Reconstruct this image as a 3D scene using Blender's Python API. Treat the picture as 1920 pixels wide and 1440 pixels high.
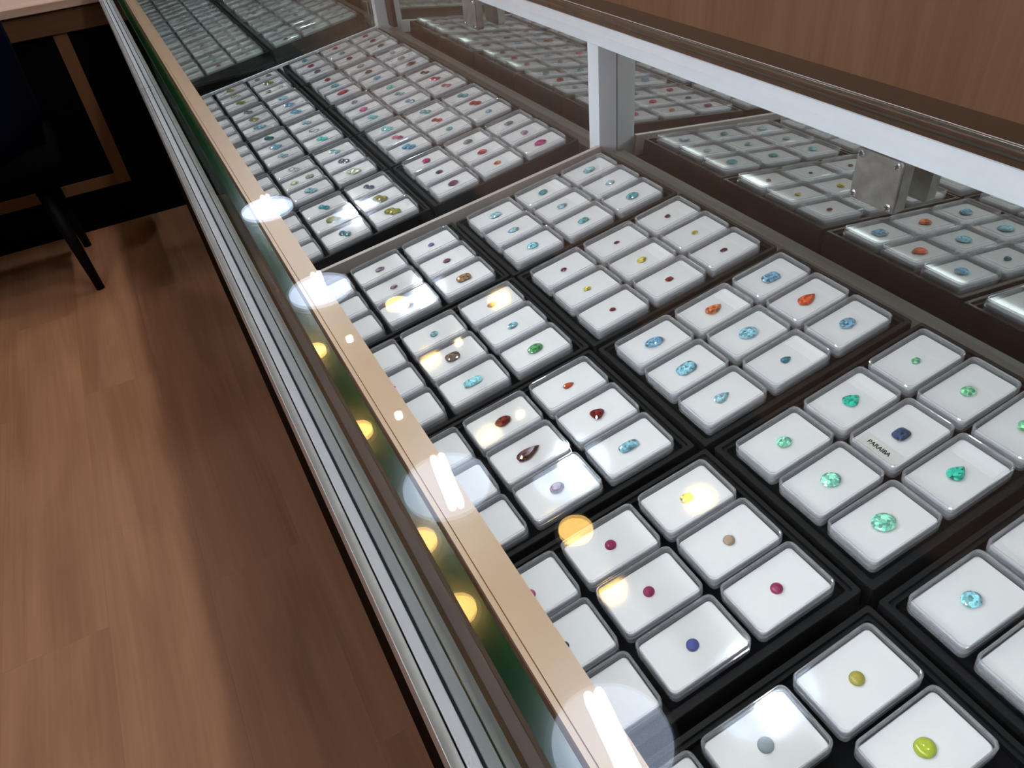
import bpy, bmesh, math, random
from mathutils import Matrix, Vector
rnd = random.Random(7)
for o in list(bpy.data.objects):
    bpy.data.objects.remove(o)
scn = bpy.context.scene
COL = scn.collection
H = 0.80            # the trays' reference level above the floor (m)
TH = math.radians(8.256)   # slope of the display deck, rising to the back
Pi = math.pi

# ------------------------------------------------------------------ camera
R = [[0.8798400473304185, -0.46669953725099794, -0.08985005867057137],
     [-0.3590724814528194, -0.5288900665362901, -0.768987809123355],
     [0.3113654511609618, 0.7088489539011306, -0.6329176221074759]]
cam = bpy.data.cameras.new('camera')
cam.sensor_width = 36; cam.lens = 26.256; cam.clip_start = 0.01
co = bpy.data.objects.new('camera', cam); COL.objects.link(co)
co.matrix_world = Matrix(((R[0][0], -R[1][0], -R[2][0], -0.168854),
                          (R[0][1], -R[1][1], -R[2][1], -0.651461),
                          (R[0][2], -R[1][2], -R[2][2], 0.397616 + H),
                          (0, 0, 0, 1)))
scn.camera = co
scn.view_settings.view_transform = 'Standard'
scn.view_settings.look = 'None'
scn.view_settings.exposure = 0.0
scn.view_settings.gamma = 1.0
scn.view_settings.use_curve_mapping = False
scn.cycles.use_denoising = True
scn.cycles.transparent_max_bounces = 40
scn.cycles.max_bounces = 10
scn.cycles.glossy_bounces = 6
scn.cycles.transmission_bounces = 6
scn.cycles.diffuse_bounces = 3
scn.cycles.sample_clamp_indirect = 4
scn.cycles.caustics_reflective = False
scn.cycles.caustics_refractive = False
# ------------------------------------------------------------------ world
w = bpy.data.worlds.new('world'); scn.world = w; w.use_nodes = True
w.node_tree.nodes['Background'].inputs[0].default_value = (0.75, 0.82, 1, 1)
w.node_tree.nodes['Background'].inputs[1].default_value = 0.05
TUBE = 140.0      # strength of the ceiling lamps' tubes
LED = 50.0        # strength of the strip lamp inside the counter


# ------------------------------------------------------------------ materials
def newmat(name):
    m = bpy.data.materials.new(name); m.use_nodes = True
    nt = m.node_tree; nt.nodes.clear()
    return m, nt, nt.nodes.new('ShaderNodeOutputMaterial')


def N(nt, t, **kw):
    n = nt.nodes.new(t)
    for k, v in kw.items():
        if k.startswith('i_'):
            key = k[2:]
            n.inputs[int(key) if key.isdigit() else key.replace('_', ' ')].default_value = v
        else:
            setattr(n, k, v)
    return n


def pbr(name, col, rough=0.5, metal=0.0, noise=0.06, scale=60.0, spec=0.5, coat=0.0, stretch=None, bump=0.0):
    m, nt, out = newmat(name)
    p = N(nt, 'ShaderNodeBsdfPrincipled')
    p.inputs['Roughness'].default_value = rough
    p.inputs['Metallic'].default_value = metal
    p.inputs['Specular IOR Level'].default_value = spec
    p.inputs['Coat Weight'].default_value = coat
    tc = N(nt, 'ShaderNodeTexCoord')
    mp = N(nt, 'ShaderNodeMapping')
    if stretch: mp.inputs['Scale'].default_value = stretch
    nz = N(nt, 'ShaderNodeTexNoise'); nz.inputs['Scale'].default_value = scale; nz.inputs['Detail'].default_value = 4
    nt.links.new(tc.outputs['Object'], mp.inputs[0]); nt.links.new(mp.outputs[0], nz.inputs['Vector'])
    mr = N(nt, 'ShaderNodeMapRange'); mr.inputs['To Min'].default_value = 1 - noise * 2; mr.inputs['To Max'].default_value = 1 + noise * 2
    nt.links.new(nz.outputs[0], mr.inputs[0])
    mx = N(nt, 'ShaderNodeVectorMath', operation='SCALE'); mx.inputs[0].default_value = col[:3]
    nt.links.new(mr.outputs[0], mx.inputs['Scale']); nt.links.new(mx.outputs[0], p.inputs['Base Color'])
    if bump:
        b = N(nt, 'ShaderNodeBump'); b.inputs['Strength'].default_value = bump; b.inputs['Distance'].default_value = 0.001
        nt.links.new(nz.outputs[0], b.inputs['Height']); nt.links.new(b.outputs[0], p.inputs['Normal'])
    nt.links.new(p.outputs[0], out.inputs[0])
    return m


def emis(name, col, s):
    m, nt, out = newmat(name)
    e = N(nt, 'ShaderNodeEmission'); e.inputs[0].default_value = (*col, 1); e.inputs[1].default_value = s
    nt.links.new(e.outputs[0], out.inputs[0]); return m


def clear(name, tint=(1, 1, 1), ior=1.5, body=0.0, bodycol=(.8, .8, .82), rough=0.0):
    """thin clear sheet: light passes straight through, each face reflects by Fresnel"""
    m, nt, out = newmat(name)
    g = N(nt, 'ShaderNodeNewGeometry')
    mi = N(nt, 'ShaderNodeMapRange'); mi.inputs['To Min'].default_value = ior; mi.inputs['To Max'].default_value = 1 / ior
    nt.links.new(g.outputs['Backfacing'], mi.inputs[0])
    f = N(nt, 'ShaderNodeFresnel'); nt.links.new(mi.outputs[0], f.inputs[0])
    t = N(nt, 'ShaderNodeBsdfTransparent'); t.inputs[0].default_value = (*tint, 1)
    gl = N(nt, 'ShaderNodeBsdfGlossy'); gl.inputs['Roughness'].default_value = rough; gl.inputs[0].default_value = (1, 1, 1, 1)
    base = t
    if body:
        d = N(nt, 'ShaderNodeBsdfDiffuse'); d.inputs[0].default_value = (*bodycol, 1)
        mb = N(nt, 'ShaderNodeMixShader'); mb.inputs[0].default_value = body
        nt.links.new(t.outputs[0], mb.inputs[1]); nt.links.new(d.outputs[0], mb.inputs[2]); base = mb
    mx = N(nt, 'ShaderNodeMixShader')
    nt.links.new(f.outputs[0], mx.inputs[0]); nt.links.new(base.outputs[0], mx.inputs[1]); nt.links.new(gl.outputs[0], mx.inputs[2])
    nt.links.new(mx.outputs[0], out.inputs[0]); return m


def wood(name, c1, c2, axis, rough=0.45, plank=None, fine=1.0, gloss=0.5):
    m, nt, out = newmat(name)
    p = N(nt, 'ShaderNodeBsdfPrincipled'); p.inputs['Roughness'].default_value = rough
    p.inputs['Specular IOR Level'].default_value = gloss
    tc = N(nt, 'ShaderNodeTexCoord')
    vec = tc.outputs['Object']
    shift = None
    if plank:
        br = N(nt, 'ShaderNodeTexBrick'); br.offset = 0.37; br.squash = 1
        br.inputs['Color1'].default_value = (0.25, 0.25, 0.25, 1); br.inputs['Color2'].default_value = (0.85, 0.85, 0.85, 1)
        br.inputs['Mortar'].default_value = (0.12, 0.12, 0.12, 1)
        br.inputs['Scale'].default_value = 1; br.inputs['Mortar Size'].default_value = 0.0007
        br.inputs['Brick Width'].default_value = plank[1]; br.inputs['Row Height'].default_value = plank[0]
        mb = N(nt, 'ShaderNodeMapping'); mb.inputs['Rotation'].default_value = (0, 0, Pi / 2)
        nt.links.new(vec, mb.inputs[0]); nt.links.new(mb.outputs[0], br.inputs['Vector'])
        shift = br.outputs['Color']
        sc = N(nt, 'ShaderNodeVectorMath', operation='SCALE'); sc.inputs['Scale'].default_value = 7.3
        nt.links.new(shift, sc.inputs[0])
        ad = N(nt, 'ShaderNodeVectorMath', operation='ADD')
        nt.links.new(vec, ad.inputs[0]); nt.links.new(sc.outputs[0], ad.inputs[1]); vec = ad.outputs[0]
    s = [9.0, 9.0, 9.0]; s[axis] = 0.9
    mp = N(nt, 'ShaderNodeMapping'); mp.inputs['Scale'].default_value = s
    nt.links.new(vec, mp.inputs[0])
    n1 = N(nt, 'ShaderNodeTexNoise'); n1.inputs['Scale'].default_value = 1.2 * fine; n1.inputs['Detail'].default_value = 6; n1.inputs['Distortion'].default_value = 1.2
    nt.links.new(mp.outputs[0], n1.inputs['Vector'])
    s2 = [120.0, 120.0, 120.0]; s2[axis] = 3.0
    mp2 = N(nt, 'ShaderNodeMapping'); mp2.inputs['Scale'].default_value = s2
    nt.links.new(vec, mp2.inputs[0])
    n2 = N(nt, 'ShaderNodeTexNoise'); n2.inputs['Scale'].default_value = 1.0 * fine; n2.inputs['Detail'].default_value = 3
    nt.links.new(mp2.outputs[0], n2.inputs['Vector'])
    mixv = N(nt, 'ShaderNodeMath', operation='MULTIPLY_ADD'); mixv.inputs[1].default_value = 0.35
    nt.links.new(n2.outputs[0], mixv.inputs[0]); nt.links.new(n1.outputs[0], mixv.inputs[2])
    cr = N(nt, 'ShaderNodeMapRange'); cr.inputs['From Min'].default_value = 0.45; cr.inputs['From Max'].default_value = 0.9
    nt.links.new(mixv.outputs[0], cr.inputs[0])
    mc = N(nt, 'ShaderNodeMix', data_type='RGBA'); mc.inputs['A'].default_value = (*c1, 1); mc.inputs['B'].default_value = (*c2, 1)
    nt.links.new(cr.outputs[0], mc.inputs['Factor'])
    colr = mc.outputs['Result']
    if plank:
        mm = N(nt, 'ShaderNodeMix', data_type='RGBA', blend_type='MULTIPLY'); mm.inputs['Factor'].default_value = 0.13
        nt.links.new(colr, mm.inputs['A']); nt.links.new(shift, mm.inputs['B']); colr = mm.outputs['Result']
    nt.links.new(colr, p.inputs['Base Color'])
    nt.links.new(p.outputs[0], out.inputs[0]); return m


def gemmat(name, col, cab=False):
    m, nt, out = newmat('gem_' + name)
    p = N(nt, 'ShaderNodeBsdfPrincipled')
    p.inputs['Roughness'].default_value = 0.06; p.inputs['IOR'].default_value = 1.65
    p.inputs['Coat Weight'].default_value = 0.0 if cab else 0.4
    tc = N(nt, 'ShaderNodeTexCoord')
    v = N(nt, 'ShaderNodeTexVoronoi'); v.inputs['Scale'].default_value = 520 if not cab else 90
    oi = N(nt, 'ShaderNodeObjectInfo')
    ad = N(nt, 'ShaderNodeVectorMath', operation='ADD')
    nt.links.new(tc.outputs['Object'], ad.inputs[0]); nt.links.new(oi.outputs['Random'], ad.inputs[1])
    nt.links.new(ad.outputs[0], v.inputs['Vector'])
    mr = N(nt, 'ShaderNodeMapRange'); mr.inputs['To Min'].default_value = 0.40 if not cab else .9; mr.inputs['To Max'].default_value = 2.0 if not cab else 1.1  # facet sparkle painted into the colour as bright and dark cells
    sep = N(nt, 'ShaderNodeSeparateColor'); nt.links.new(v.outputs['Color'], sep.inputs[0]); nt.links.new(sep.outputs[0], mr.inputs[0])
    sc = N(nt, 'ShaderNodeVectorMath', operation='SCALE'); sc.inputs[0].default_value = col
    nt.links.new(mr.outputs[0], sc.inputs['Scale']); nt.links.new(sc.outputs[0], p.inputs['Base Color'])
    nt.links.new(p.outputs[0], out.inputs[0]); return m


M = dict(
    floor=wood('floor_wood', (0.40, 0.175, 0.085), (0.58, 0.27, 0.14), 1, 0.5, plank=(0.19, 1.3), gloss=0.3),
    wall=wood('wall_wood', (0.36, 0.175, 0.10), (0.50, 0.275, 0.165), 2, 0.55, fine=0.9, gloss=0.2),
    wall_shaded=wood('shaded_wall_wood', (0.17, 0.085, 0.045), (0.24, 0.13, 0.075), 2, 0.55, fine=0.9, gloss=0.2),  # same wall wood, weaker light higher up put into the colour
    cabinet=wood('cabinet_wood', (0.012, 0.006, 0.003), (0.024, 0.012, 0.006), 1, 0.9, gloss=0.05),
    desktop=wood('desk_top_wood', (0.62, 0.40, 0.28), (0.8, 0.58, 0.44), 0, 0.4),
    fascia=wood('fascia_wood', (0.10, 0.045, 0.02), (0.17, 0.08, 0.035), 0, 0.4),
    ceiling=pbr('ceiling_paint', (0.030, 0.030, 0.032), 0.9, noise=0.03),
    darkwall=pbr('dark_wall', (0.10, 0.075, 0.06), 0.8),
    blackpanel=pbr('black_panel', (0.0022, 0.002, 0.002), 0.7, spec=0.06),
    bronze=pbr('bronze_strip', (0.20, 0.09, 0.035), 0.5, metal=0.0),
    steel=pbr('brushed_steel', (0.82, 0.81, 0.77), 0.42, metal=0.45, noise=0.12, scale=30),
    plate=pbr('worn_plate_steel', (0.36, 0.35, 0.33), 0.38, metal=1.0, noise=0.25, scale=90),
    screw=pbr('screw_steel', (0.75, 0.74, 0.72), 0.22, metal=1.0),
    slot=pbr('screw_slot', (0.03, 0.03, 0.03), 0.6),
    alu=pbr('satin_aluminium', (0.86, 0.87, 0.90), 0.45, metal=0.15, noise=0.03),
    white=pbr('white_powder_coat', (0.84, 0.88, 0.95), 0.45, noise=0.01),
    tan=pbr('tan_lacquer', (0.80, 0.54, 0.34), 0.28, noise=0.03, spec=0.45),
    tandark=pbr('tan_groove', (0.16, 0.075, 0.035), 0.5),
    ledge=pbr('ledge_lacquer', (0.50, 0.44, 0.37), 0.35, noise=0.03),
    divider=pbr('divider_lacquer', (0.42, 0.36, 0.33), 0.35, noise=0.05),
    rail=pbr('dark_bronze_rail', (0.045, 0.027, 0.016), 0.35, noise=0.05),
    trimb=pbr('bronze_profile', (0.12, 0.08, 0.055), 0.25, metal=0.3, noise=0.0),
    black=pbr('black_rubber', (0.008, 0.008, 0.008), 0.7),
    deck=pbr('black_deck', (0.010, 0.010, 0.011), 0.25, noise=0.2, scale=15),
    tray=pbr('black_leatherette', (0.0065, 0.0065, 0.0070), 0.55, noise=0.15, scale=400, spec=0.16, bump=0.2),
    felt=pbr('black_felt', (0.004, 0.004, 0.0045), 0.95, noise=0.2, scale=900, spec=0.1),
    pad=pbr('white_foam', (0.87, 0.87, 0.875), 0.7, noise=0.012, scale=25, spec=0.2),
    slip=pbr('paper_slip', (0.78, 0.77, 0.72), 0.6, noise=0.01),
    slipw=pbr('white_paper_slip', (0.97, 0.97, 0.98), 0.6, noise=0.005),
    ink=pbr('black_ink', (0.02, 0.015, 0.02), 0.6),
    glass=clear('counter_glass', (0.985, 0.995, 0.99), 1.33),
    endglass=clear('green_tinted_glass', (0.945, 0.975, 0.96), 1.5),
    gedge=pbr('green_glass_edge', (0.002, 0.050, 0.010), 0.12, noise=0.5, scale=25, stretch=(1, 0.2, 1), spec=0.5),
    gedgep=pbr('pale_glass_edge', (0.10, 0.14, 0.12), 0.2, noise=0.1, scale=30),
    lid=clear('clear_lid', (0.985, 0.985, 0.985), 1.42, rough=0.05),
    rim=clear('clear_rim', (0.90, 0.90, 0.92), 1.5, body=0.24, bodycol=(.72, .73, .76), rough=0.03),
    tub=clear('clear_tub', (0.93, 0.93, 0.94), 1.5, body=0.25, bodycol=(.5, .51, .53), rough=0.05),
    navy=pbr('navy_velvet', (0.002, 0.004, 0.018), 0.9, noise=0.2, scale=12, spec=0.1),
    chairleg=pbr('black_chair_leg', (0.002, 0.002, 0.002), 0.6, spec=0.2),
    seat=pbr('black_seat_fabric', (0.002, 0.002, 0.003), 0.95, spec=0.05),
    shade=pbr('white_reflector', (0.85, 0.88, 0.95), 0.3),
    lampglow=emis('reflector_glow', (0.66, 0.77, 1.0), 6.0),  # tube-lit reflector disc, its brightness given as a glow of its own
    tube=emis('lamp_tube', (0.93, 0.96, 1.0), TUBE),
    warm=emis('warm_lamp', (1.0, 0.60, 0.17), 22.0),
    warmspot=emis('warm_spot', (1.0, 0.72, 0.40), 60.0),
    led=emis('led_strip', (0.90, 0.96, 1.0), LED),
)
# mirror
m, nt, out = newmat('mirror_silver')
g = N(nt, 'ShaderNodeBsdfGlossy'); g.inputs[0].default_value = (0.80, 0.86, 0.83, 1); g.inputs['Roughness'].default_value = 0.0
nt.links.new(g.outputs[0], out.inputs[0]); M['mirror'] = m


# ------------------------------------------------------------------ helpers
def obj(name, bm, mats, parent=None, smooth=False, loc=None):
    me = bpy.data.meshes.new(name)
    bmesh.ops.recalc_face_normals(bm, faces=bm.faces)
    bm.to_mesh(me); bm.free()
    if not isinstance(mats, (list, tuple)): mats = [mats]
    for mm in mats: me.materials.append(mm)
    if smooth:
        for p in me.polygons: p.use_smooth = True
    o = bpy.data.objects.new(name, me); COL.objects.link(o)
    if parent: o.parent = parent
    if loc: o.location = loc
    return o


def tag(o, label, cat, group=None):
    o['label'] = label; o['category'] = cat
    if group: o['group'] = group
    return o


def thing(name, label, cat, loc=(0, 0, 0), rot=(0, 0, 0), group=None):
    o = bpy.data.objects.new(name, None); COL.objects.link(o)
    o.location = loc; o.rotation_euler = rot; o.empty_display_size = 0.02
    return tag(o, label, cat, group)


def struct(name, bm, m):
    o = obj(name, bm, m); o['kind'] = 'structure'; return o


def box(bm, x0, x1, y0, y1, z0, z1, mi=0, bevel=0.0):
    v = [bm.verts.new(p) for p in ((x0, y0, z0), (x1, y0, z0), (x1, y1, z0), (x0, y1, z0), (x0, y0, z1), (x1, y0, z1), (x1, y1, z1), (x0, y1, z1))]
    fs = []
    for q in ((0, 3, 2, 1), (4, 5, 6, 7), (0, 1, 5, 4), (1, 2, 6, 5), (2, 3, 7, 6), (3, 0, 4, 7)):
        f = bm.faces.new([v[i] for i in q]); f.material_index = mi; fs.append(f)
    if bevel:
        es = list({e for f in fs for e in f.edges})
        bmesh.ops.bevel(bm, geom=es, offset=bevel, segments=2, affect='EDGES', profile=0.6)
    return bm


def B(*a, **k):
    return box(bmesh.new(), *a, **k)


def rr(L, W, r, z, n=4):
    """rounded rectangle loop"""
    pts = []
    r = min(r, L / 2 - 1e-5, W / 2 - 1e-5)
    for cx, cy, a0 in ((L / 2 - r, W / 2 - r, 0), (-L / 2 + r, W / 2 - r, 90), (-L / 2 + r, -W / 2 + r, 180), (L / 2 - r, -W / 2 + r, 270)):
        for k in range(n + 1):
            a = math.radians(a0 + 90 * k / n)
            pts.append((cx + r * math.cos(a), cy + r * math.sin(a), z))
    return pts


def loft(rings, mi=None, cap0=True, cap1=True, bm=None, capm=(0, 0)):
    bm = bm or bmesh.new()
    vr = [[bm.verts.new(p) for p in r] for r in rings]
    n = len(rings[0])
    for i in range(len(vr) - 1):
        for k in range(n):
            f = bm.faces.new((vr[i][k], vr[i][(k + 1) % n], vr[i + 1][(k + 1) % n], vr[i + 1][k]))
            f.material_index = mi[i] if mi else 0
    if cap0:
        f = bm.faces.new(list(reversed(vr[0]))); f.material_index = capm[0]
    if cap1:
        f = bm.faces.new(vr[-1]); f.material_index = capm[1]
    return bm


def cyl(bm, p0, p1, r0, r1=None, n=16, mi=0):
    r1 = r0 if r1 is None else r1
    p0 = Vector(p0); p1 = Vector(p1); d = (p1 - p0).normalized()
    a = d.orthogonal().normalized(); b = d.cross(a)
    rings = []
    for p, r in ((p0, r0), (p1, r1)):
        rings.append([tuple(p + (a * math.cos(2 * Pi * k / n) + b * math.sin(2 * Pi * k / n)) * r) for k in range(n)])
    return loft(rings, bm=bm, mi=[mi], capm=(mi, mi))


def t2w(x, y, z):
    """deck coordinates (sloping) -> world"""
    c, s = math.cos(TH), math.sin(TH)
    return (x * c - z * s, y, x * s + z * c + H)


DROT = (0, -TH, 0)

# ------------------------------------------------------------------ room
struct('floor', B(-5, 3.2, -3, 9, -0.05, 0), M['floor'])
struct('ceiling', B(-5, 3.2, -3, 9, H + 1.74, H + 1.80), M['ceiling'])
struct('wall_right', B(0.95, 1.05, -3, 9, 0, H + 0.52), M['wall'])
struct('wall_right_middle', B(0.9495, 1.05, -3, 9, H + 0.5205, H + 1.30), M['wall_shaded'])
struct('wall_right_upper', B(0.949, 1.05, -3, 9, H + 1.3005, H + 1.74), M['ceiling'])
struct('wall_left', B(-5.1, -5, -3, 9, 0, H + 1.74), M['darkwall'])
struct('wall_far', B(-5, 0.95, 9, 9.1, 0, H + 1.74), M['darkwall'])
struct('wall_near', B(-5, 0.95, -3.1, -3, 0, H + 1.74), M['darkwall'])


# ------------------------------------------------------------------ counters
def display_counter(y0, y1, label, doors):
    t = thing('display_counter', label, 'display counter', (0, (y0 + y1) / 2, 0))
    yc = (y0 + y1) / 2

    def P(name, bm, m, parent=t, smooth=False):
        o = obj(name, bm, m, parent, smooth)
        if parent is t: o.location = (0, -yc, 0)
        return o
    e = 0.0006
    P('base_cabinet', B(-0.130, 0.353, y0 + e, y1 - e, 0.07, H - 0.045), M['cabinet'])
    P('plinth', B(-0.085, 0.33, y0 + e, y1 - e, 0.0, 0.0695), M['black'])
    P('steel_rail', B(-0.1486, -0.1420, y0 + e, y1 - e, H - 0.035, H + 0.015, bevel=0.0006), M['steel'])
    P('aluminium_trim', B(-0.1410, -0.1336, y0 + e, y1 - e, H - 0.035, H + 0.0145, bevel=0.0008), M['alu'])
    P('rail_backing', B(-0.1419, -0.1306, y0 + e, y1 - e, H - 0.060, H - 0.0355), M['black'])
    P('gasket', B(-0.1334, -0.1225, y0 + e, y1 - e, H + 0.009, H + 0.0175), M['black'])
    # front pane: clear faces, dark green polished edges
    bm = B(-0.1330, -0.1240, y0 + e, y1 - e, H + 0.018, H + 0.1765)
    for f in bm.faces:
        f.material_index = 1 if abs(f.normal.x) < 0.5 else 0
    bm.normal_update()
    for f in bm.faces:
        f.material_index = 1 if abs(f.normal.x) < 0.5 else 0
    P('front_glass', bm, [M['glass'], M['gedge']])
    bm = B(-0.1330, 0.3140, y0 + e, y1 - e, H + 0.1770, H + 0.1850)
    bm.normal_update()
    for f in bm.faces:
        f.material_index = 1 if abs(f.normal.z) < 0.5 else 0
    P('glass_top', bm, [M['glass'], M['gedgep']])
    # tan bar with a groove under the front edge, carrying the strip lamp
    prof = [(-0.1222, 0.1766), (-0.1204, 0.1766), (-0.1204, 0.1758), (-0.1199, 0.1758), (-0.1199, 0.1766), (-0.1078, 0.1766), (-0.1078, 0.1738), (-0.1104, 0.1738), (-0.1104, 0.1618), (-0.1078, 0.1618), (-0.1078, 0.1600), (-0.1222, 0.1600)]
    rings = [[(x, y, z + H) for x, z in prof] for y in (y0 + e, y1 - e)]
    bar = P('front_bar', loft(rings), M['tan'])
    obj('led_strip', B(-0.1103, -0.1090, y0 + 0.01, y1 - 0.01, H + 0.1622, H + 0.1734), M['led'], bar)
    # back: white frame, bronze profile, dark rail
    P('rear_beam', B(0.3030, 0.3050, y0 + e, y1 - e, H + 0.1555, H + 0.1764), M['white'])
    prof = [(0.3053, 0.1555), (0.3270, 0.1555), (0.3270, 0.1764), (0.3053, 0.1764)]
    P('beam_core', loft([[(x, y, z + H) for x, z in prof] for y in (y0 + e, y1 - e)]), M['rail'])
    prof = [(0.3146 + 0.0022 * math.cos(a), 0.181 + 0.0042 * math.sin(a)) for a in [2 * Pi * k / 14 for k in range(14)]]
    P('edge_profile', loft([[(x + .0012, y, z + H) for x, z in prof] for y in (y0 + e, y1 - e)]), M['trimb'], smooth=True)
    P('rear_rail', B(0.3205, 0.3530, y0 + e, y1 - e, H + 0.1768, H + 0.1832, bevel=0.001), M['rail'])
    P('rear_panel', B(0.3330, 0.3528, y0 + e, y1 - e, H - 0.044, H + 0.1764), M['rail'])
    P('added_dark_sill', B(-0.1223, -0.1185, y0 + e, y1 - e, H - 0.0445, H - 0.012), M['black'])  # black strip added to darken the view in through the front pane
    P('bright_bead', B(0.3182, 0.3190, y0 + e, y1 - e, H + 0.1768, H + 0.1846), M['alu'])
    # sloping deck and rear ledge
    dk = P('deck', B(-0.118, 0.318, y0 + 0.002, y1 - 0.002, -0.033, -0.0265), M['deck'])
    dk.rotation_euler = DROT; dk.location = (0, -yc, H)
    P('rear_ledge', B(0.3205, 0.3315, y0 + e, y1 - e, H + 0.0180, H + 0.0300, bevel=0.0006), M['ledge'])
    for a, b in doors:
        P('mirror_door', B(0.3280, 0.3315, a, b, H + 0.0301, H + 0.1550), M['mirror'])
    return t, P


c1, P1 = display_counter(-1.30, 0.8945, 'glass-topped display counter in front, lit trays of gem boxes inside', ((-1.29, 0.090), (0.0925, 0.8925)))
# post, dividing bar, end pane of the near counter
P1('post', B(0.3030, 0.3276, 0.0825, 0.1045, H + 0.012, H + 0.1553, bevel=0.0005), M['white'])
P1('end_post', B(0.3030, 0.3276, 0.862, 0.880, H + 0.012, H + 0.1553, bevel=0.0005), M['white'])
P1('door_stile', B(0.3240, 0.3279, 0.832, 0.861, H + 0.0372, H + 0.1550), M['black'])
bm = B(-0.1222, 0.3020, 0.8825, 0.8905, H - 0.0, H + 0.1550)
bm.normal_update()
for f in bm.faces: f.material_index = 1 if abs(f.normal.x) > 0.5 else 0
P1('end_glass', bm, [M['endglass'], M['gedgep']])
dv = P1('divider_bar', B(-0.108, 0.3055, -0.0028, 0.0028, -0.0262, -0.0005, bevel=0.0006), M['divider'])
dv.rotation_euler = (0, -TH, math.radians(-2.3)); dv.location = (0, 0.0935 - (-1.30 + 0.8945) / 2, H)
dv2 = P1('divider_bar', B(-0.108, 0.3055, -0.0018, 0.0018, -0.0262, -0.0045, bevel=0.0005), M['white'])
dv2.rotation_euler = DROT; dv2.location = (0, 0.8640 - (-1.30 + 0.8945) / 2, H)

c2, P2 = display_counter(0.8965, 2.36, 'second glass display counter beyond the tinted end pane', ((0.93, 2.35),))
bm = B(-0.1222, 0.3020, 0.900, 0.908, H - 0.0, H + 0.1550)
bm.normal_update()
for f in bm.faces: f.material_index = 1 if abs(f.normal.x) > 0.5 else 0
P2('end_glass', bm, [M['endglass'], M['gedgep']])


# ------------------------------------------------------------------ lock plates
def lock_plate(y, label):
    t = thing('lock_plate', label, 'metal plate', (0.3060, y, H + 0.1338), group='steel plates under the white rear beam')
    L, W = 0.041, 0.041

    def face(bmk):
        bmesh.ops.rotate(bmk, verts=bmk.verts, cent=(0, 0, 0), matrix=Matrix.Rotation(-Pi / 2, 3, 'Y')); return bmk
    # body: rounded plate, thin front, thicker case behind; built flat then turned to face the customer (-X)
    obj('cover', face(loft([rr(W, L, .003, 0.0), rr(W, L, .003, 0.0012), rr(W - .0012, L - .0012, .003, 0.0020)])), M['plate'], t)
    obj('case', face(loft([rr(W + .002, L + .002, .003, -0.0100), rr(W + .002, L + .002, .003, -0.0004)])), M['plate'], t)
    for sy in (-1, 1):
        for sz in (-1, 1):
            bm = bmesh.new(); y_, z_ = sy * (L / 2 - .0042), sz * (W / 2 - .0042)
            rings = []
            for r, x in ((.0031, -.0021), (.0031, -.0027), (.0022, -.0035)):
                rings.append([(x, y_ + r * math.cos(2 * Pi * k / 16), z_ + r * math.sin(2 * Pi * k / 16)) for k in range(16)])
            loft(rings, bm=bm)
            s = obj('screw', bm, M['screw'], t)
            bm = bmesh.new(); a = rnd.uniform(0, 1)
            for q in (0, Pi / 2):
                b2 = bmesh.new(); box(b2, -.0038, -.0034, -.0019, .0019, -.0004, .0004)
                bmesh.ops.rotate(b2, verts=b2.verts, cent=(0, 0, 0), matrix=Matrix.Rotation(a + q, 3, 'X'))
                bmesh.ops.translate(b2, verts=b2.verts, vec=(-0.0001 * (q > 0), y_, z_))
                me = bpy.data.meshes.new('x'); b2.to_mesh(me); b2.free(); bm.from_mesh(me); bpy.data.meshes.remove(me)
            obj('cross_slot', bm, M['slot'], s)
    return t


lock_plate(-0.2975, 'stainless steel lock plate with four screws, nearer one under beam at right')
lock_plate(0.425, 'stainless steel lock plate under beam at top, beyond the white post')


# ------------------------------------------------------------------ trays
def tray_mesh():
    L, W = 0.2005, 0.1405
    rings = [rr(L, W, .002, -.0255), rr(L, W, .002, -.0024), rr(L - .0008, W - .0008, .002, -.0018),
             rr(L - .0068, W - .0068, .002, -.0018), rr(L - .0074, W - .0074, .002, -.0042),
             rr(L - .0120, W - .0120, .002, -.0042), rr(L - .0124, W - .0124, .002, -.0092)]
    return loft(rings)


TR0 = obj('display_tray', tray_mesh(), M['tray'])
TL0 = obj('liner', loft([rr(.1872, .1272, .001, -.0091), rr(.1872, .1272, .001, -.0078)]), M['felt'], TR0)
used_tray = []
ORD = ['first', 'second', 'third', 'fourth', 'fifth', 'sixth', 'seventh', 'eighth', 'ninth', 'tenth']
SEC = {'n': 'before post', 'm': 'past post', 'b': 'behind end glass'}


def tray(sec, col, k, x, y):
    if used_tray:
        o = TR0.copy(); COL.objects.link(o); l = TL0.copy(); COL.objects.link(l); l.parent = o
    else:
        o = TR0; used_tray.append(1)
    o.location = t2w(x, y, 0); o.rotation_euler = DROT
    where = {'n': 'on this side of the white post', 'm': 'beyond the white post', 'b': 'behind the tinted end glass'}[sec]
    tag(o, 'black nine-slot tray, %s in the %s row %s' % (ORD[k], 'front' if col == 'F' else 'mirror-side', where),
        'tray', 'black trays of gem boxes')


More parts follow.
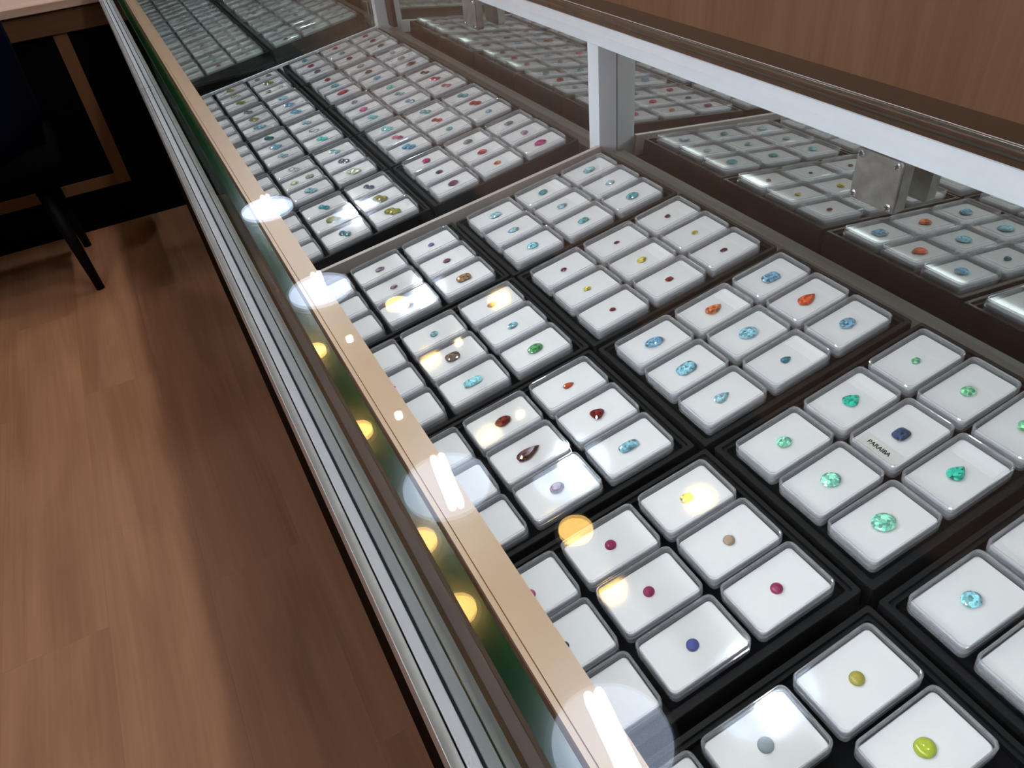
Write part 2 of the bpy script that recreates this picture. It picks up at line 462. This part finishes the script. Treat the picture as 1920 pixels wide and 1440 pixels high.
# ------------------------------------------------------------------ gem boxes
BL, BW = 0.0567, 0.0384
lid_bm = loft([rr(BL - .0034, BW - .0034, .0032, .0037), rr(BL - .0028, BW - .0028, .0036, .0045), rr(BL - .0020, BW - .0020, .0040, .0048),
               rr(BL - .0012, BW - .0012, .0042, .0048), rr(BL, BW, .0046, .0040), rr(BL, BW, .0046, -.0018),
               rr(BL - .0014, BW - .0014, .0040, -.0018), rr(BL - .0018, BW - .0018, .0038, .0028)],
              mi=[1, 1, 1, 1, 1, 1, 1], capm=(0, 0))
LID = obj('lid', lid_bm, [M['lid'], M['rim']])
TUB = obj('tub', loft([rr(BL - .0012, BW - .0012, .0036, -.0077), rr(BL - .0004, BW - .0004, .0044, -.0068), rr(BL - .0004, BW - .0004, .0044, -.0022),
                       rr(BL - .0020, BW - .0020, .0038, -.0022), rr(BL - .0022, BW - .0022, .0036, -.0068)]), M['tub'])
PAD = obj('foam_pad', loft([rr(BL - .0038, BW - .0038, .0026, -.0067), rr(BL - .0035, BW - .0035, .0028, -.0010), rr(BL - .0044, BW - .0044, .0030, -.0003)]), M['pad'])
SLIP = obj('paper_slip', loft([rr(.0125, .0300, .0004, -.00028), rr(.0125, .0300, .0004, -.00012)]), M['slipw'])
protos = [LID, TUB, PAD, SLIP]
used = {}


def inst(p, parent):
    if p.name in used:
        o = p.copy(); COL.objects.link(o)
    else:
        o = p; used[p.name] = 1
    o.parent = parent; return o


# outline functions: unit half sizes a (along box length) and b
def outline(shape, a, b, n=18):
    pts = []
    for k in range(n):
        t = 2 * Pi * (k + 0.5) / n; c, s = math.cos(t), math.sin(t)
        if shape in ('oval', 'cab', 'round'):
            x, y = a * c, b * s
        elif shape == 'cushion':
            p = 0.62; x = a * math.copysign(abs(c) ** p, c); y = b * math.copysign(abs(s) ** p, s)
        elif shape == 'pear':
            t = 2 * Pi * k / n; c, s = math.cos(t), math.sin(t)
            x = a * c; y = 1.12 * b * s * ((1 - c) / 2 + 0.04) ** 0.5 * 1.1
        elif shape == 'marquise':
            t = 2 * Pi * k / n; c, s = math.cos(t), math.sin(t)
            x = a * c; y = b * math.copysign(abs(s) ** 1.5, s)
        elif shape == 'trillion':
            r = 1 + 0.13 * math.cos(3 * t); x, y = a * r * c, b * r * s
        pts.append((x, y))
    return pts


def gem_bm(shape, a, b):
    o = outline(shape, a, b, 18 if shape != 'cab' else 28)
    R_ = lambda s, z: [(x * s, y * s, z) for x, y in o]
    h = min(0.0034, 0.75 * b)
    if shape == 'cab':
        rings = [R_(.86, -.0002)] + [R_(math.cos(q), -.0002 + .0006 + math.sin(q) * h * .9) for q in [0, .3, .6, .9, 1.2, 1.42]]
        return loft(rings)
    n = len(o)

    def off(s, z):
        return [((o[k][0] + o[(k + 1) % n][0]) / 2 * s, (o[k][1] + o[(k + 1) % n][1]) / 2 * s, z) for k in range(n)]
    bm = bmesh.new()
    z0 = -.0002
    rings = [R_(.55, z0), off(.80, z0 + .18 * h), R_(1, z0 + .42 * h), R_(1, z0 + .47 * h), off(.86, z0 + .72 * h), R_(.60, z0 + h)]
    vr = [[bm.verts.new(p) for p in r] for r in rings]
    for i in range(len(vr) - 1):
        A, Bq = vr[i], vr[i + 1]
        for k in range(n):
            k1 = (k + 1) % n
            if i in (0, 3):     # to an offset ring: triangles
                bm.faces.new((A[k], A[k1], Bq[k])); bm.faces.new((A[k1], Bq[k1], Bq[k]))
            elif i in (1, 4):
                bm.faces.new((A[k], Bq[k1], Bq[k])); bm.faces.new((A[k], A[k1], Bq[k1]))
            else:
                bm.faces.new((A[k], A[k1], Bq[k1], Bq[k]))
    bm.faces.new(list(reversed(vr[0]))); bm.faces.new(vr[-1])
    return bm


COLS = {
    'pale-blue': (.30, .50, .56), 'sky-blue': (.24, .48, .57), 'blue': (.17, .35, .50), 'teal': (.10, .34, .38), 'dark-blue': (.03, .06, .12),
    'violet-blue': (.11, .10, .34), 'aqua': (.28, .62, .68), 'dark-teal': (.03, .16, .20), 'garnet': (.13, .025, .03), 'dark-red': (.16, .02, .02),
    'plum': (.16, .06, .10), 'red': (.42, .04, .05), 'orange-red': (.52, .09, .03), 'orange': (.55, .16, .06), 'yellow': (.72, .58, .10),
    'olive': (.24, .23, .05), 'lime': (.50, .58, .06), 'mustard': (.42, .36, .06), 'green': (.07, .25, .09), 'light-green': (.25, .68, .38),
    'mint': (.28, .72, .52), 'emerald': (.03, .45, .32), 'brown': (.28, .16, .08), 'grey-brown': (.16, .12, .09), 'grey': (.30, .36, .38),
    'mauve': (.36, .24, .34), 'beige': (.50, .36, .26), 'raspberry': (.36, .03, .11), 'purple-pink': (.46, .10, .34), 'pink': (.58, .14, .24),
    'magenta': (.45, .04, .16), 'pale-green': (.42, .50, .34), 'pale-pink': (.72, .48, .52), 'grey-green': (.20, .24, .22), 'indigo': (.08, .10, .36),
    'smoky': (.10, .035, .02), 'turquoise': (.12, .55, .52), 'dark-violet': (.12, .10, .17), 'pale-grey': (.50, .54, .56)}
GM, GMESH = {}, {}


def gem_mesh(shape, col, a, b):
    key = (shape, col, round(a * 4000), round(b * 4000))
    if key not in GMESH:
        mk = (col, shape == 'cab')
        if mk not in GM: GM[mk] = gemmat(col + ('_cab' if shape == 'cab' else ''), COLS[col], shape == 'cab')
        bm = gem_bm(shape, a, b); me = bpy.data.meshes.new('gemstone')
        bmesh.ops.recalc_face_normals(bm, faces=bm.faces)
        bm.to_mesh(me); bm.free(); me.materials.append(GM[mk])
        if shape == 'cab':
            for p in me.polygons: p.use_smooth = True
        GMESH[key] = me
    return GMESH[key]


ANAME = ['front', 'centre', 'rear']
BNAME = ['far', 'middle', 'near']
SHN = {'oval': 'oval', 'cab': 'domed', 'round': 'round', 'cushion': 'cushion', 'pear': 'pear', 'marquise': 'marquise', 'trillion': 'rounded triangle'}


def gem_box(sec, col, k, x, y, a, b, g, slip=None, hidden=False):
    """g: None or (shape, colour, half length mm, half width mm[, 'pair'])"""
    slot = '%s %s slot, %s %s tray %s' % (BNAME[b], ANAME[a], ORD[k], 'front' if col == 'F' else 'rear', SEC[sec])
    pair = bool(g) and len(g) > 4
    desc = 'white-padded clear box' if (hidden or not g) else 'clear box, %s %s stone%s' % (g[1], SHN[g[0]].split()[-1], 's' if pair else '')
    t = thing('gem_box', '%s, %s' % (desc, slot), 'gem box', t2w(x, y, 0),
              (rnd.uniform(-.006, .006), -TH + rnd.uniform(-.004, .004), rnd.uniform(-.012, .012)), 'clear gem boxes with white foam pads')
    for p in (LID, TUB, PAD): inst(p, t)
    if slip:
        s = inst(SLIP, t); s.location = (0.0190 * slip, 0, 0)
        if slip > 0: s.location[0] = .0188
    if not g: return t
    yaw = rnd.uniform(-.12, .12)
    spots = [(0, 0)]
    if pair: spots = [(-.0022, .0036), (.0022, -.0036)] if g[4] == 'pair' else [(-.011, 0), (.011, 0)]
    for i, (dx, dy) in enumerate(spots):
        o = bpy.data.objects.new('gemstone', gem_mesh(g[0], g[1], g[2] / 1000 * (1.12 if sec != 'n' else 1), g[3] / 1000 * (1.12 if sec != 'n' else 1))); COL.objects.link(o)
        o.location = t2w(x + dx, y + dy, 0.0); o.rotation_euler = (0, -TH, yaw)
        w_ = '' if not pair else (', farther of pair' if (i == 0 and g[4] == 'pair') else ', nearer of pair' if g[4] == 'pair' else (', front of pair' if i == 0 else ', back of pair'))
        tag(o, '%s %s stone%s, %s' % (g[1], SHN[g[0]], w_, slot), 'gemstone', 'loose gemstones in the boxes')
    return t


PU, PV = 0.06189, 0.04219
# per tray: 9 entries in order (a=2 far,middle,near), (a=1 ...), (a=0 ...)
G = {}
G['nR0'] = [('cushion', 'pale-blue', 7, 4.3), ('marquise', 'pale-blue', 6, 3.4), ('oval', 'teal', 7.4, 5), ('oval', 'teal', 5.6, 4), ('pear', 'pale-blue', 6.2, 3.8), ('cushion', 'teal', 6.2, 3.6), ('cushion', 'pale-blue', 6.6, 4), ('marquise', 'pale-blue', 6.6, 3.5), ('oval', 'aqua', 6.2, 4.6)]
G['nR1'] = [('oval', 'garnet', 3.1, 2.5), ('oval', 'yellow', 3.3, 2.7), ('oval', 'garnet', 3.8, 2.3), ('oval', 'garnet', 3.0, 1.9), ('oval', 'yellow', 5, 3.4), ('cushion', 'dark-red', 3.8, 2.7), ('oval', 'dark-red', 3.5, 2.3), ('oval', 'yellow', 4, 2.7), ('oval', 'dark-red', 3.0, 2.4)]
G['nR2'] = [('cushion', 'blue', 8, 5.8), ('pear', 'orange-red', 8.8, 5.6), ('oval', 'blue', 7, 5.2), ('pear', 'orange', 8, 5.2), ('oval', 'sky-blue', 8, 6.4), ('pear', 'dark-teal', 4.4, 3.2), ('oval', 'blue', 8.4, 5.2), ('cushion', 'sky-blue', 8.6, 5.6), ('pear', 'pale-blue', 6.8, 4.2)]
G['nR3'] = [('oval', 'light-green', 3.5, 2.9), ('oval', 'light-green', 5, 4.5), ('oval', 'light-green', 6, 4.8), ('pear', 'emerald', 6.6, 5.6), ('cushion', 'dark-blue', 6, 4.8), ('pear', 'emerald', 6.8, 5.2), ('oval', 'mint', 5.5, 4.7), ('oval', 'mint', 6.7, 5.8), ('oval', 'mint', 7.5, 6.6)]
G['nR4'] = [None, None, None, None, None, None, ('oval', 'aqua', 5.8, 5.0), None, None]
G['nF0'] = [('oval', 'violet-blue', 3.5, 2.8), ('oval', 'plum', 4.4, 2.9), ('cushion', 'brown', 7.6, 5.6), ('oval', 'mauve', 5.4, 3.2), ('oval', 'plum', 4.2, 2.7), ('oval', 'plum', 4.6, 3.2), ('pear', 'mauve', 4, 3), ('oval', 'pale-grey', 4, 3), ('oval', 'brown', 4, 3)]
G['nF1'] = [('oval', 'dark-red', 4.6, 3.1), ('oval', 'sky-blue', 5.6, 3.5), ('oval', 'green', 7.2, 5.2), ('oval', 'sky-blue', 3.9, 3.4), ('cushion', 'grey-brown', 6.8, 5.4), ('cushion', 'aqua', 8.6, 4.4), ('oval', 'orange', 4, 3.3), ('oval', 'violet-blue', 5, 3), ('oval', 'teal', 3.5, 3)]
G['nF2'] = [('pear', 'orange-red', 4.8, 3.0), ('trillion', 'dark-red', 5.6, 5.2), ('cushion', 'sky-blue', 7.8, 4.2), ('oval', 'dark-red', 7, 4.9), ('pear', 'smoky', 10.4, 5.2), ('oval', 'plum', 5.6, 4.7), ('oval', 'aqua', 4.6, 3.0), ('oval', 'dark-teal', 4, 2.8), ('oval', 'blue', 4, 3)]
G['nF3'] = [('cushion', 'yellow', 4.4, 3.4), ('cab', 'beige', 3.8, 3.6), ('cab', 'raspberry', 3.8, 3.7), ('cab', 'raspberry', 3.9, 3.7), ('cab', 'raspberry', 3.7, 3.5), ('cab', 'indigo', 3.9, 3.7), ('cab', 'pink', 3.8, 3.6), ('cab', 'dark-blue', 3.2, 3.0), ('cab', 'purple-pink', 3.7, 3.5)]
G['nF4'] = [('cab', 'mustard', 4.2, 4.0), ('cab', 'lime', 5.4, 5.0), None, ('cab', 'grey', 4.3, 4.1), None, None, None, None, None]
p = 'pair'
G['mR0'] = [('cushion', 'grey-green', 6, 3.4), ('trillion', 'mauve', 4.4, 4), ('oval', 'magenta', 7.2, 4.6), ('oval', 'grey-green', 6, 4), ('marquise', 'red', 6, 4), ('oval', 'orange', 4.4, 3), ('oval', 'magenta', 5.5, 4), ('oval', 'plum', 4.4, 3), ('oval', 'plum', 6, 4)]
G['mR1'] = [('oval', 'teal', 5, 3.5, p), ('oval', 'red', 5.5, 3.6, p), ('oval', 'blue', 4.6, 3.4), ('oval', 'teal', 5.2, 3.5, p), ('oval', 'red', 4.4, 3.2, p), ('oval', 'teal', 4.6, 3.4), ('oval', 'aqua', 5.6, 3.6, p), ('oval', 'pink', 4.8, 3.4, p), ('cushion', 'blue', 6, 3.6, p)]
G['mR2'] = [('oval', 'dark-red', 4.2, 3, p), ('oval', 'red', 5.4, 3.6, p), ('oval', 'pink', 4.4, 3.2, p), ('oval', 'turquoise', 6, 4), ('oval', 'pale-blue', 5, 3.4, p), ('oval', 'blue', 4.4, 3.2, p), ('oval', 'mauve', 5, 3.4), ('oval', 'pink', 6.2, 5), ('oval', 'aqua', 5.2, 3.4, p)]
G['mR3'] = [('trillion', 'mauve', 4.6, 4), ('cushion', 'grey-green', 6.6, 4), ('marquise', 'dark-red', 8.2, 4.8), ('oval', 'grey-green', 6.6, 4.2), ('oval', 'smoky', 6.2, 4.4), ('oval', 'blue', 6.4, 4.2), ('oval', 'red', 5.2, 4), ('oval', 'teal', 7, 4.6), ('marquise', 'red', 9.6, 4.8)]
G['mR4'] = [('oval', 'red', 5.6, 4), ('oval', 'dark-red', 5.6, 4), ('oval', 'plum', 6, 4), ('oval', 'red', 5.2, 3.6), ('oval', 'teal', 5.6, 4), ('oval', 'dark-red', 5.4, 4), ('oval', 'teal', 5.2, 4), ('marquise', 'red', 6.4, 4), ('oval', 'plum', 6, 4.4)]
G['mF0'] = [('round', 'dark-violet', 3.6, 3.4, p), ('cushion', 'olive', 5.6, 4.6, p), ('cushion', 'olive', 6.0, 4.4, p), ('round', 'teal', 3.8, 3.6, p), ('cushion', 'olive', 6.2, 4.6, p), ('round', 'dark-teal', 3.9, 3.7, p), None, None, None]
G['mF1'] = [('oval', 'pale-blue', 5, 3.4, p), ('round', 'dark-violet', 4.6, 4.0, p), ('cushion', 'pale-green', 6.4, 4.4, p), ('oval', 'pale-grey', 5, 3.4, p), ('oval', 'pale-green', 5.4, 3.8, 'wide'), ('oval', 'pale-blue', 5.4, 3.8, p), None, None, None]
G['mF2'] = [('oval', 'pale-blue', 5, 3.6, p), ('oval', 'pale-grey', 5, 3.4, p), ('oval', 'turquoise', 5.2, 3.8, p), ('round', 'dark-teal', 4.8, 4.2, p), ('oval', 'blue', 6.6, 4.6, p), ('oval', 'pale-blue', 5, 3.4, p), None, None, None]
G['mF3'] = [('cushion', 'sky-blue', 5.6, 3.8, p), ('cushion', 'blue', 6, 4, p), ('cushion', 'blue', 5.8, 4, p), ('round', 'dark-violet', 4.6, 3.8, p), ('oval', 'olive', 5.2, 4, p), ('cushion', 'sky-blue', 7, 4.6, p), None, None, None]
G['mF4'] = [('oval', 'grey-green', 5.2, 3.6, 'wide'), ('oval', 'olive', 6.2, 4.6, p), ('oval', 'pale-green', 5, 3.6, 'wide'), ('cushion', 'mustard', 5, 3.6, p), ('cushion', 'pale-green', 5.6, 4, p), ('oval', 'olive', 5.4, 4, p), None, None, None]
BCOL = ['teal', 'grey-green', 'blue', 'dark-red', 'teal', 'red', 'grey-green', 'mauve', 'pale-green', 'teal', 'aqua', 'orange']

KO = {'F': [(-1.0, .9), (.2, 1.6), (-1.3, 3.9), (2.6, 2.5), (-1.2, -.5)],
      'R': [(-2.6, -2.6), (-1.1, -.9), (-.4, -.8), (3.0, -.8), (-.2, -2.4)]}
SL = {('nR0', 1, 0), ('nR0', 1, 1), ('nR1', 1, 1), ('nR2', 1, 0), ('nR2', 1, 2), ('nR3', 1, 0), ('nR3', 1, 2), ('mR0', 1, 0), ('mR0', 1, 2), ('mR0', 1, 1)}


def project(x, y, z):
    q = [sum(R[i][j] * d for j, d in enumerate((x + 0.168854, y + 0.651461, z - 0.397616 - H))) for i in range(3)]
    return 960 + 1400.33 * q[0] / q[2], 720 + 1400.33 * q[1] / q[2]


def seen(x, y, m):
    # is the slot inside the photograph's frame (boxes wholly outside are left out)
    u, v = project(*t2w(x, y, 0)); return -m < u < 1920 + m and -m < v < 1440 + m


def fill(sec, col, k, X, Y):
    done = False
    for a in (2, 1, 0):
        for b in range(3):
            x = X + (a - 1) * PU; y = Y - (b - 1) * PV
            if not seen(x, y, 95 if sec == 'n' else 8): continue
            if not done: tray(sec, col, k, X, Y); done = True
            key = '%s%s%d' % (sec, col, k)
            hidden = False
            if sec == 'b':
                g = ('oval', BCOL[(k * 5 + a * 3 + b * 7 + (col == 'R')) % len(BCOL)], 4.6, 3.6)
                if col == 'F' and a == 0: g = None
            else:
                g = G[key][(2 - a) * 3 + b]
                hidden = col == 'F' and a == 0 and not (key in ('nF1', 'nF3') or key == 'nF2' and b == 0)
            bx = gem_box(sec, col, k, x, y, a, b, g, 1 if (key, a, b) in SL else (-1 if (key, a, b) == ('nR3', 1, 1) else None), hidden)
            if (key, a, b) == ('nR3', 1, 1): special.append(bx)


special = []
for k in range(5):
    for col, X in (('F', 0.0), ('R', 0.20448)):
        ox, oy = KO[col][k]
        fill('n', col, k, X + ox / 1000, -0.145 * k + oy / 1000)
for k in range(5):
    for col, X in (('F', -0.0065), ('R', 0.1990)):
        fill('m', col, k, X, 0.1895 + 0.1445 * k)
for k in range(7):
    for col, X in (('F', 0.0055), ('R', 0.2105)):
        fill('b', col, k, X, 1.031 + 0.1445 * k)

# the one box with a printed slip
sb = special[0]
sb['label'] = 'clear box with dark-blue cushion stone and slip printed PARAIBA'
for ch in sb.children:
    if ch.name.startswith('paper_slip'):
        ch.data = ch.data.copy(); ch.data.materials[0] = M['slip']; ch['label'] = 'cream paper slip printed PARAIBA'
        cu = bpy.data.curves.new('lettering', 'FONT'); cu.body = 'PARAIBA'; cu.size = 0.0046; cu.extrude = 0.00004
        cu.align_x = 'CENTER'; cu.align_y = 'CENTER'; cu.space_character = 0.97; cu.offset = 0.00012
        tmp = bpy.data.objects.new('lettering_tmp', cu); COL.objects.link(tmp)
        bpy.context.view_layer.update()
        me = bpy.data.meshes.new_from_object(tmp.evaluated_get(bpy.context.evaluated_depsgraph_get()))
        bpy.data.objects.remove(tmp)
        me.materials.clear(); me.materials.append(M['ink'])
        lt = bpy.data.objects.new('lettering', me); COL.objects.link(lt); lt.parent = ch
        lt.rotation_euler = (0, 0, -Pi / 2); lt.location = (0.0002, 0.001, 0.0)


# ------------------------------------------------------------------ ceiling lamps
ZC = H + 1.74


def downlight(x, y, label, r=0.150):
    t = thing('downlight', label, 'ceiling lamp', (x, y, ZC), group='round white ceiling lamps in a row')
    n = 40
    ring = lambda rr_, z: [(rr_ * math.cos(2 * Pi * k / n), rr_ * math.sin(2 * Pi * k / n), z) for k in range(n)]
    obj('trim_ring', loft([ring(r - .008, -.002), ring(r - .008, -.012), ring(r + .006, -.010), ring(r + .010, -.001)], cap0=True, cap1=True), M['shade'], t)
    obj('reflector', loft([ring(r - .009, -.0125), ring(r - .009, -.016)]), M['lampglow'], t)
    for s in (-1, 1):
        bm = bmesh.new()
        n2 = 14
        rings = []
        for q, rad in ((-.12, .004), (-.115, .010), (-.105, .0125), (.105, .0125), (.115, .010), (.12, .004)):
            rings.append([(s * .0135 + rad * math.cos(2 * Pi * k / n2), q, -.034 + rad * math.sin(2 * Pi * k / n2)) for k in range(n2)])
        loft(rings, bm=bm)
        u = obj('lamp_tube', bm, M['tube'], t, smooth=True); u.rotation_euler = (0, 0, math.radians(-8)); u.location = (0.004, 0, 0)
    return t


for i, y in enumerate((3.45, 2.42, 0.985, 0.03, -1.1)):
    downlight(0.278, y, 'round white ceiling lamp over the counter, %s from the near end' % ORD[4 - i])
for i, y in enumerate((4.6, 3.2, 1.8, 0.4, -1.0)):  # unseen row of lamps, added to brighten the aisle floor
    downlight(-1.25, y, 'added unseen ceiling lamp over the customer aisle, %s from the near end' % ORD[4 - i])


def spotlight(x, y, r, mat, label):
    t = thing('spotlight', label, 'ceiling spotlight', (x, y, ZC), group='small warm ceiling spotlights')
    n = 28
    ring = lambda q, z: [(q * math.cos(2 * Pi * k / n), q * math.sin(2 * Pi * k / n), z) for k in range(n)]
    obj('trim_ring', loft([ring(r, -.001), ring(r + .012, -.001), ring(r + .010, -.008), ring(r + .001, -.009)]), M['shade'], t)
    obj('lens', loft([ring(r - .001, -.0095), ring(r - .001, -.0125)]), mat, t)
    return t


for i, y in enumerate((2.10, 0.61)):
    spotlight(0.537, y, 0.053, M['warm'], 'warm ceiling spotlight between counter and wooden wall, %s one' % ('far', 'near')[i])
for i, y in enumerate((1.97, 1.40, 0.82, 0.545)):
    spotlight(0.120, y, 0.050, M['warm'], 'warm ceiling spotlight above front glass edge, %s from the near end' % ORD[3 - i])
for i, y in enumerate((1.97, 1.40)):
    spotlight(0.272, y, 0.016, M['warmspot'], 'tiny warm ceiling spotlight over the trays, %s one' % ('far', 'near')[i])

# ------------------------------------------------------------------ desk across the aisle
YD = 2.38
t = thing('desk', 'dark desk with pale wooden top standing across the aisle', 'desk', (-1.06, YD, 0))


def DP(name, bm, m):
    o = obj(name, bm, m, t); o.location = (1.06, -YD, 0); return o


DP('desk_top', B(-2.00, 0.300, YD - 0.01, YD + 0.75, H - 0.066, H - 0.042, bevel=0.002), M['desktop'])
DP('fascia', B(-1.99, 0.300, YD, YD + 0.03, H - 0.135, H - 0.0665), M['fascia'])
DP('black_panel', B(-1.99, 0.300, YD + 0.012, YD + 0.05, 0.0, H - 0.1355), M['blackpanel'])
DP('side_panel', B(-1.99, -1.95, YD + 0.052, YD + 0.72, 0.0, H - 0.0665), M['blackpanel'])
bm = bmesh.new()
box(bm, -0.322, -0.278, YD + 0.006, YD + 0.0115, H - 0.654, H - 0.137)
DP('bronze_strip', bm, M['bronze'])
DP('bronze_strip', B(-1.90, -0.3225, YD + 0.006, YD + 0.0115, H - 0.654, H - 0.614), M['bronze'])

# ------------------------------------------------------------------ chair
t = thing('chair', 'dark chair with navy back and tapered black legs facing the desk', 'chair', (-0.68, 2.02, 0))


def CP(name, bm, m, smooth=False):
    o = obj(name, bm, m, t, smooth); o.location = (0.68, -2.02, 0); return o


bm = loft([rr(.46, .38, .05, H - .44, 5), rr(.50, .42, .06, H - .42, 5), rr(.50, .42, .06, H - .36, 5), rr(.44, .36, .05, H - .335, 5)])
bmesh.ops.translate(bm, verts=bm.verts, vec=(-.68, 2.08, 0)); CP('seat', bm, M['seat'], True)
bm = bmesh.new(); rings = []
for z, hw, th_, dy in ((-.40, .22, .035, .0), (-.25, .262, .045, -.02), (-.05, .275, .045, -.045), (.08, .275, .04, -.07), (.16, .24, .03, -.085), (.175, .20, .018, -.088)):
    ring = []
    for k in range(24):
        a = 2 * Pi * k / 24; c, s = math.cos(a), math.sin(a)
        xx = hw * math.copysign(abs(c) ** .5, c); yy = th_ * math.copysign(abs(s) ** .7, s)
        ring.append((-.68 + xx, 1.90 + dy + yy + .10 * (xx / hw) ** 2, H + z))
    rings.append(ring)
loft(rings, bm=bm); CP('backrest', bm, M['navy'], True)
for fx, fy, tx, ty in ((-.500, 2.27, -.52, 2.24), (-.482, 1.90, -.512, 1.97), (-.87, 2.27, -.85, 2.24), (-.88, 1.88, -.85, 1.95)):
    CP('leg', cyl(bmesh.new(), (tx, ty, H - .441), (fx, fy, 0), .024, .013, 12), M['chairleg'], True)
